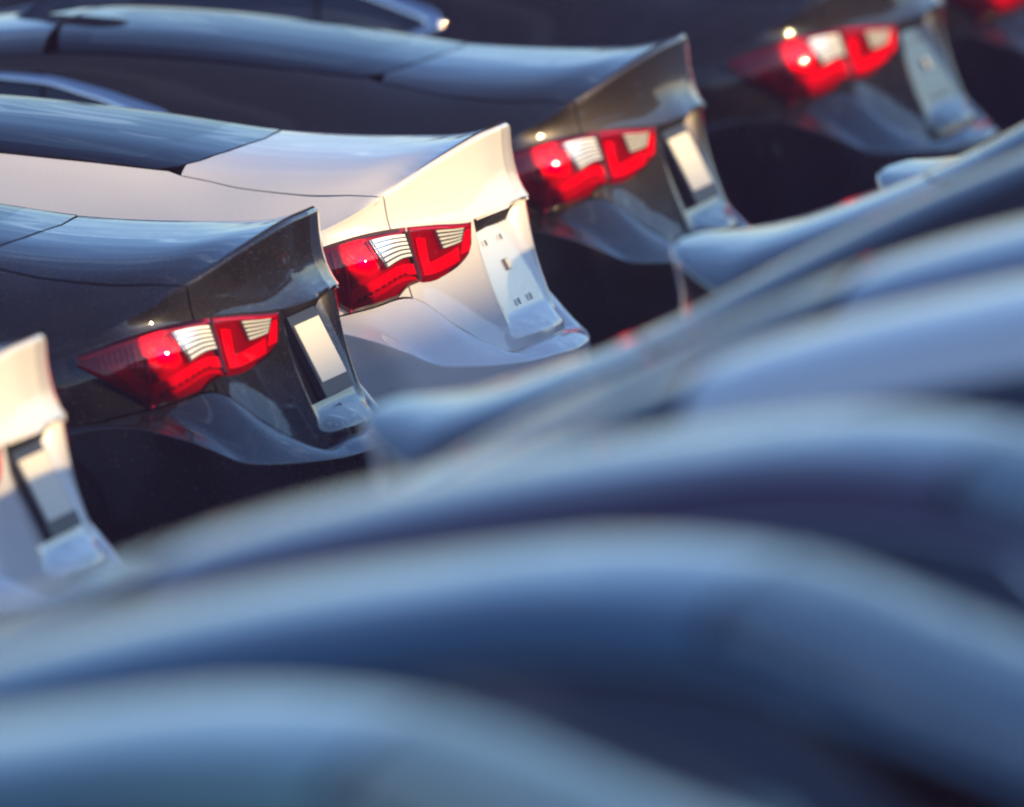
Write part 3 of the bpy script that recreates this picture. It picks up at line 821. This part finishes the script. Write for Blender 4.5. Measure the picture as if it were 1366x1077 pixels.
    def seat(x, y, hw):
        e = MB()
        for (cc, hh, tilt) in (((x, y, .50), (.24, hw, .08), .08), ((x+.27, y, .85), (.055, hw*.94, .33), .22), ((x+.37, y, 1.26), (.04, hw*.5, .075), .15)):
            ct, st_ = math.cos(tilt), math.sin(tilt); rr = np.array([[ct, 0, st_], [0, 1, 0], [-st_, 0, ct]])
            e.box(cc, hh, rr)
        o = e.build('seat', M['fabric'], car, recalc=True)
        bv = o.modifiers.new('round', 'BEVEL'); bv.width = .035; bv.segments = 3
        return o
    seat(-2.75, -.38, .25); seat(-2.75, .38, .25); seat(-1.75, 0, .60)
    e = MB(); n = 24; rings = []
    for k in range(n+1):
        a = 2*math.pi*k/n; rings.append((-3.02+.06*math.sin(a), -.38+.18*math.cos(a), .93+.17*math.sin(a)))
    e.tube(rings, .014, 8, cap=False); e.build('steering_wheel', M['black_plastic'], car, recalc=True)
    return car

def copy_tree(o, parent=None, swap=None, skip=()):
    c = o.copy(); COL.objects.link(c); c.parent = parent
    if swap and c.type == 'MESH':
        for i, sl in enumerate(c.material_slots):
            if sl.material in swap: new = swap[sl.material]; sl.link = 'OBJECT'; sl.material = new
    for ch in list(o.children):
        if ch.name.split('.')[0] not in skip: copy_tree(ch, c, swap, skip)
    return c

# ------------------------------------------------------------------ ground
def asphalt():
    mt, n, l, b = new_mat('asphalt')
    tc = n.new('ShaderNodeTexCoord'); ns = n.new('ShaderNodeTexNoise'); ns.inputs['Scale'].default_value = 0.7; ns.inputs['Detail'].default_value = 8
    n2 = n.new('ShaderNodeTexNoise'); n2.inputs['Scale'].default_value = 90; n2.inputs['Detail'].default_value = 3
    l.new(tc.outputs['Object'], ns.inputs['Vector']); l.new(tc.outputs['Object'], n2.inputs['Vector'])
    r = n.new('ShaderNodeValToRGB'); r.color_ramp.elements[0].position = .3; r.color_ramp.elements[1].position = .75
    r.color_ramp.elements[0].color = (.035, .034, .042, 1); r.color_ramp.elements[1].color = (.065, .062, .070, 1)
    l.new(ns.outputs[0], r.inputs[0]); l.new(r.outputs[0], b.inputs['Base Color'])
    b.inputs['Roughness'].default_value = .85
    bp = n.new('ShaderNodeBump'); bp.inputs['Strength'].default_value = .5; bp.inputs['Distance'].default_value = .004
    l.new(n2.outputs[0], bp.inputs['Height']); l.new(bp.outputs[0], b.inputs['Normal'])
    return mt
gm = MB(); gm.grid([[(x, y, 0) for y in lin(-150, 150, 9)] for x in lin(-150, 150, 9)], flip=True)
ground = gm.build('ground', asphalt(), merge=0, recalc=False); ground['kind'] = 'structure'

# ------------------------------------------------------------------ low unseen building behind the rows, added to shade tails and darken reflections
def build_unseen_building():
    b = bpy.data.objects.new('unseen_building', None); COL.objects.link(b); b.location = (30, 9, 0)
    wallm = simple('rendered_wall', (.13, .11, .10), .85, noise=.12, nscale=1.5); frame = simple('window_frame', (.05, .05, .06), .4)
    e = MB(); e.box((6, 0, 3.255), (6, 30, 3.255)); e.build('wall', wallm, b, recalc=True)
    e = MB(); e.box((6, 0, 6.62), (6.25, 30.25, .11)); e.build('roof', simple('roof_edge', (.09, .09, .10), .6), b, recalc=True)
    for k in range(14):
        y = -27.95+k*4.3
        if k == 7:
            e = MB(); e.box((-.03, y, 1.25), (.05, 1.1, 1.25)); d = e.build('door', frame, b, recalc=True)
            for sg in (-1, 1):
                e = MB(); e.box((-.085, y+sg*.52, 1.25), (.01, .46, 1.12)); e.build('pane', M['frit'], d, recalc=True)
        else:
            e = MB(); e.box((-.03, y, 1.9), (.05, 1.75, 1.35)); w = e.build('window', frame, b, recalc=True)
            for sg in (-1, 1):
                e = MB(); e.box((-.085, y+sg*.85, 1.9), (.01, .80, 1.25)); e.build('pane', M['frit'], w, recalc=True)
    b['label'] = 'low flat roofed building at the edge of the lot, unseen, added to shade the tails and darken reflections'; b['category'] = 'building'
build_unseen_building()

# ------------------------------------------------------------------ the cars
proto = build_car(M['paint_black'])
BLACK = M['paint_black']
spots = [
 # x, y, yaw deg, paint, plate, label, group
 ( .10,-3.65, 0.5,'paint_white', True, 'white sedan at the left edge, only its tail with a blank plate in view'),
 ( .00, 0.00, 0.0,'paint_black', True, 'black sedan, nearest black tail with red lamp and blank cream plate'),
 (-.044,2.69, -0.6,'paint_white', False,'white sedan between the two black ones, empty plate recess and sunlit trunk lip'),
 (-.188,5.97, 0.4,'paint_bronze',True, 'dark bronze sedan behind the white one, blank plate and sunlit trunk lip'),
 (-.146,9.53, -0.5,'paint_black', False,'dark sedan at upper right with out of focus red lamp and empty plate recess'),
 (-.15,12.7, 0.0,'paint_black', False,'farthest dark sedan, only a corner of its red lamp at the top right edge'),
]
rear_row = [
 (1.80, 6.9, 180.0,'paint_black', 'black sedan parked tail to tail with the dark bronze sedan, just outside the photo'),
 (1.80, 3.0, 180.0,'paint_black', 'black sedan parked tail to tail with the white sedan, just outside the photo'),
 (2.00,-2.3, 180.0,'paint_black','blurred dark sedan at the right edge, farthest of the blurred row'),
 (1.80,-3.9, 180.6,'paint_black', 'blurred dark sedan with pale tail lip in front of the dark bronze car'),
 (1.97,-8.25, 179.6,'paint_black','blurred dark sedan with pale tail lip in front of the white car'),
 (2.15,-11.9, 180.0,'paint_silver','blurred pale sedan, light roof band rising to the right edge'),
 (2.25,-14.0, 180.0,'paint_white','blurred pale sedan, roof arching across the middle of the photo'),
 (1.80,-16.7, 180.0,'paint_plum', 'blurred dark plum sedan with lilac roof band just above the blue ones'),
 (1.80,-18.9, 180.0,'paint_blue', 'strongly blurred dark blue sedan, pale roof edge and blue windshield low in the photo'),
 (1.60,-20.95, 180.0,'paint_blue','most blurred dark blue sedan, roof along the bottom edge of the photo'),
]
PLATE_PARTS = ('plate_frame',); BARE_PARTS = ('plate_screw_slot', 'sticker')
def place(x, y, yaw, pm, plate, label, group, skip=()):
    sw = {BLACK: M[pm]} if pm != 'paint_black' else {}
    if pm == 'paint_blue': sw[M['chrome']] = M['black_gloss']
    c = copy_tree(proto, None, sw, (BARE_PARTS if plate else PLATE_PARTS)+skip)
    c.location = (x, y, 0); c.rotation_euler = (0, 0, R_(yaw))
    c['label'] = label; c['category'] = 'car'; c['group'] = group
    return c
for x, y, yaw, pm, pl, lab in spots: place(x, y, yaw, pm, pl, lab, 'sedans parked side by side with their tails in focus')
for x, y, yaw, pm, lab in rear_row: place(x, y, yaw, pm, False, lab, 'blurred sedans parked in the row behind', ('aerial',))
def drop(o):
    for ch in list(o.children): drop(ch)
    bpy.data.objects.remove(o)
drop(proto)

# ------------------------------------------------------------------ thin violet volume added over the lot to lift the blacks
hz = MB(); hz.box((0, 0, 3.2), (152, 152, 4.2))
hm = bpy.data.materials.new('black_lift_air'); hm.use_nodes = True
hn = hm.node_tree.nodes; hn.clear(); ho = hn.new('ShaderNodeOutputMaterial'); hv = hn.new('ShaderNodeVolumePrincipled')
hv.inputs['Color'].default_value = (0.56, 0.40, 0.92, 1); hv.inputs['Density'].default_value = 0.0005; hv.inputs['Anisotropy'].default_value = 0.0
hm.node_tree.links.new(hv.outputs[0], ho.inputs['Volume'])
added_haze = hz.build('added_haze', hm, recalc=True); added_haze['kind'] = 'stuff'; added_haze['label'] = 'thin violet air volume added over the parking lot to lift the blacks'
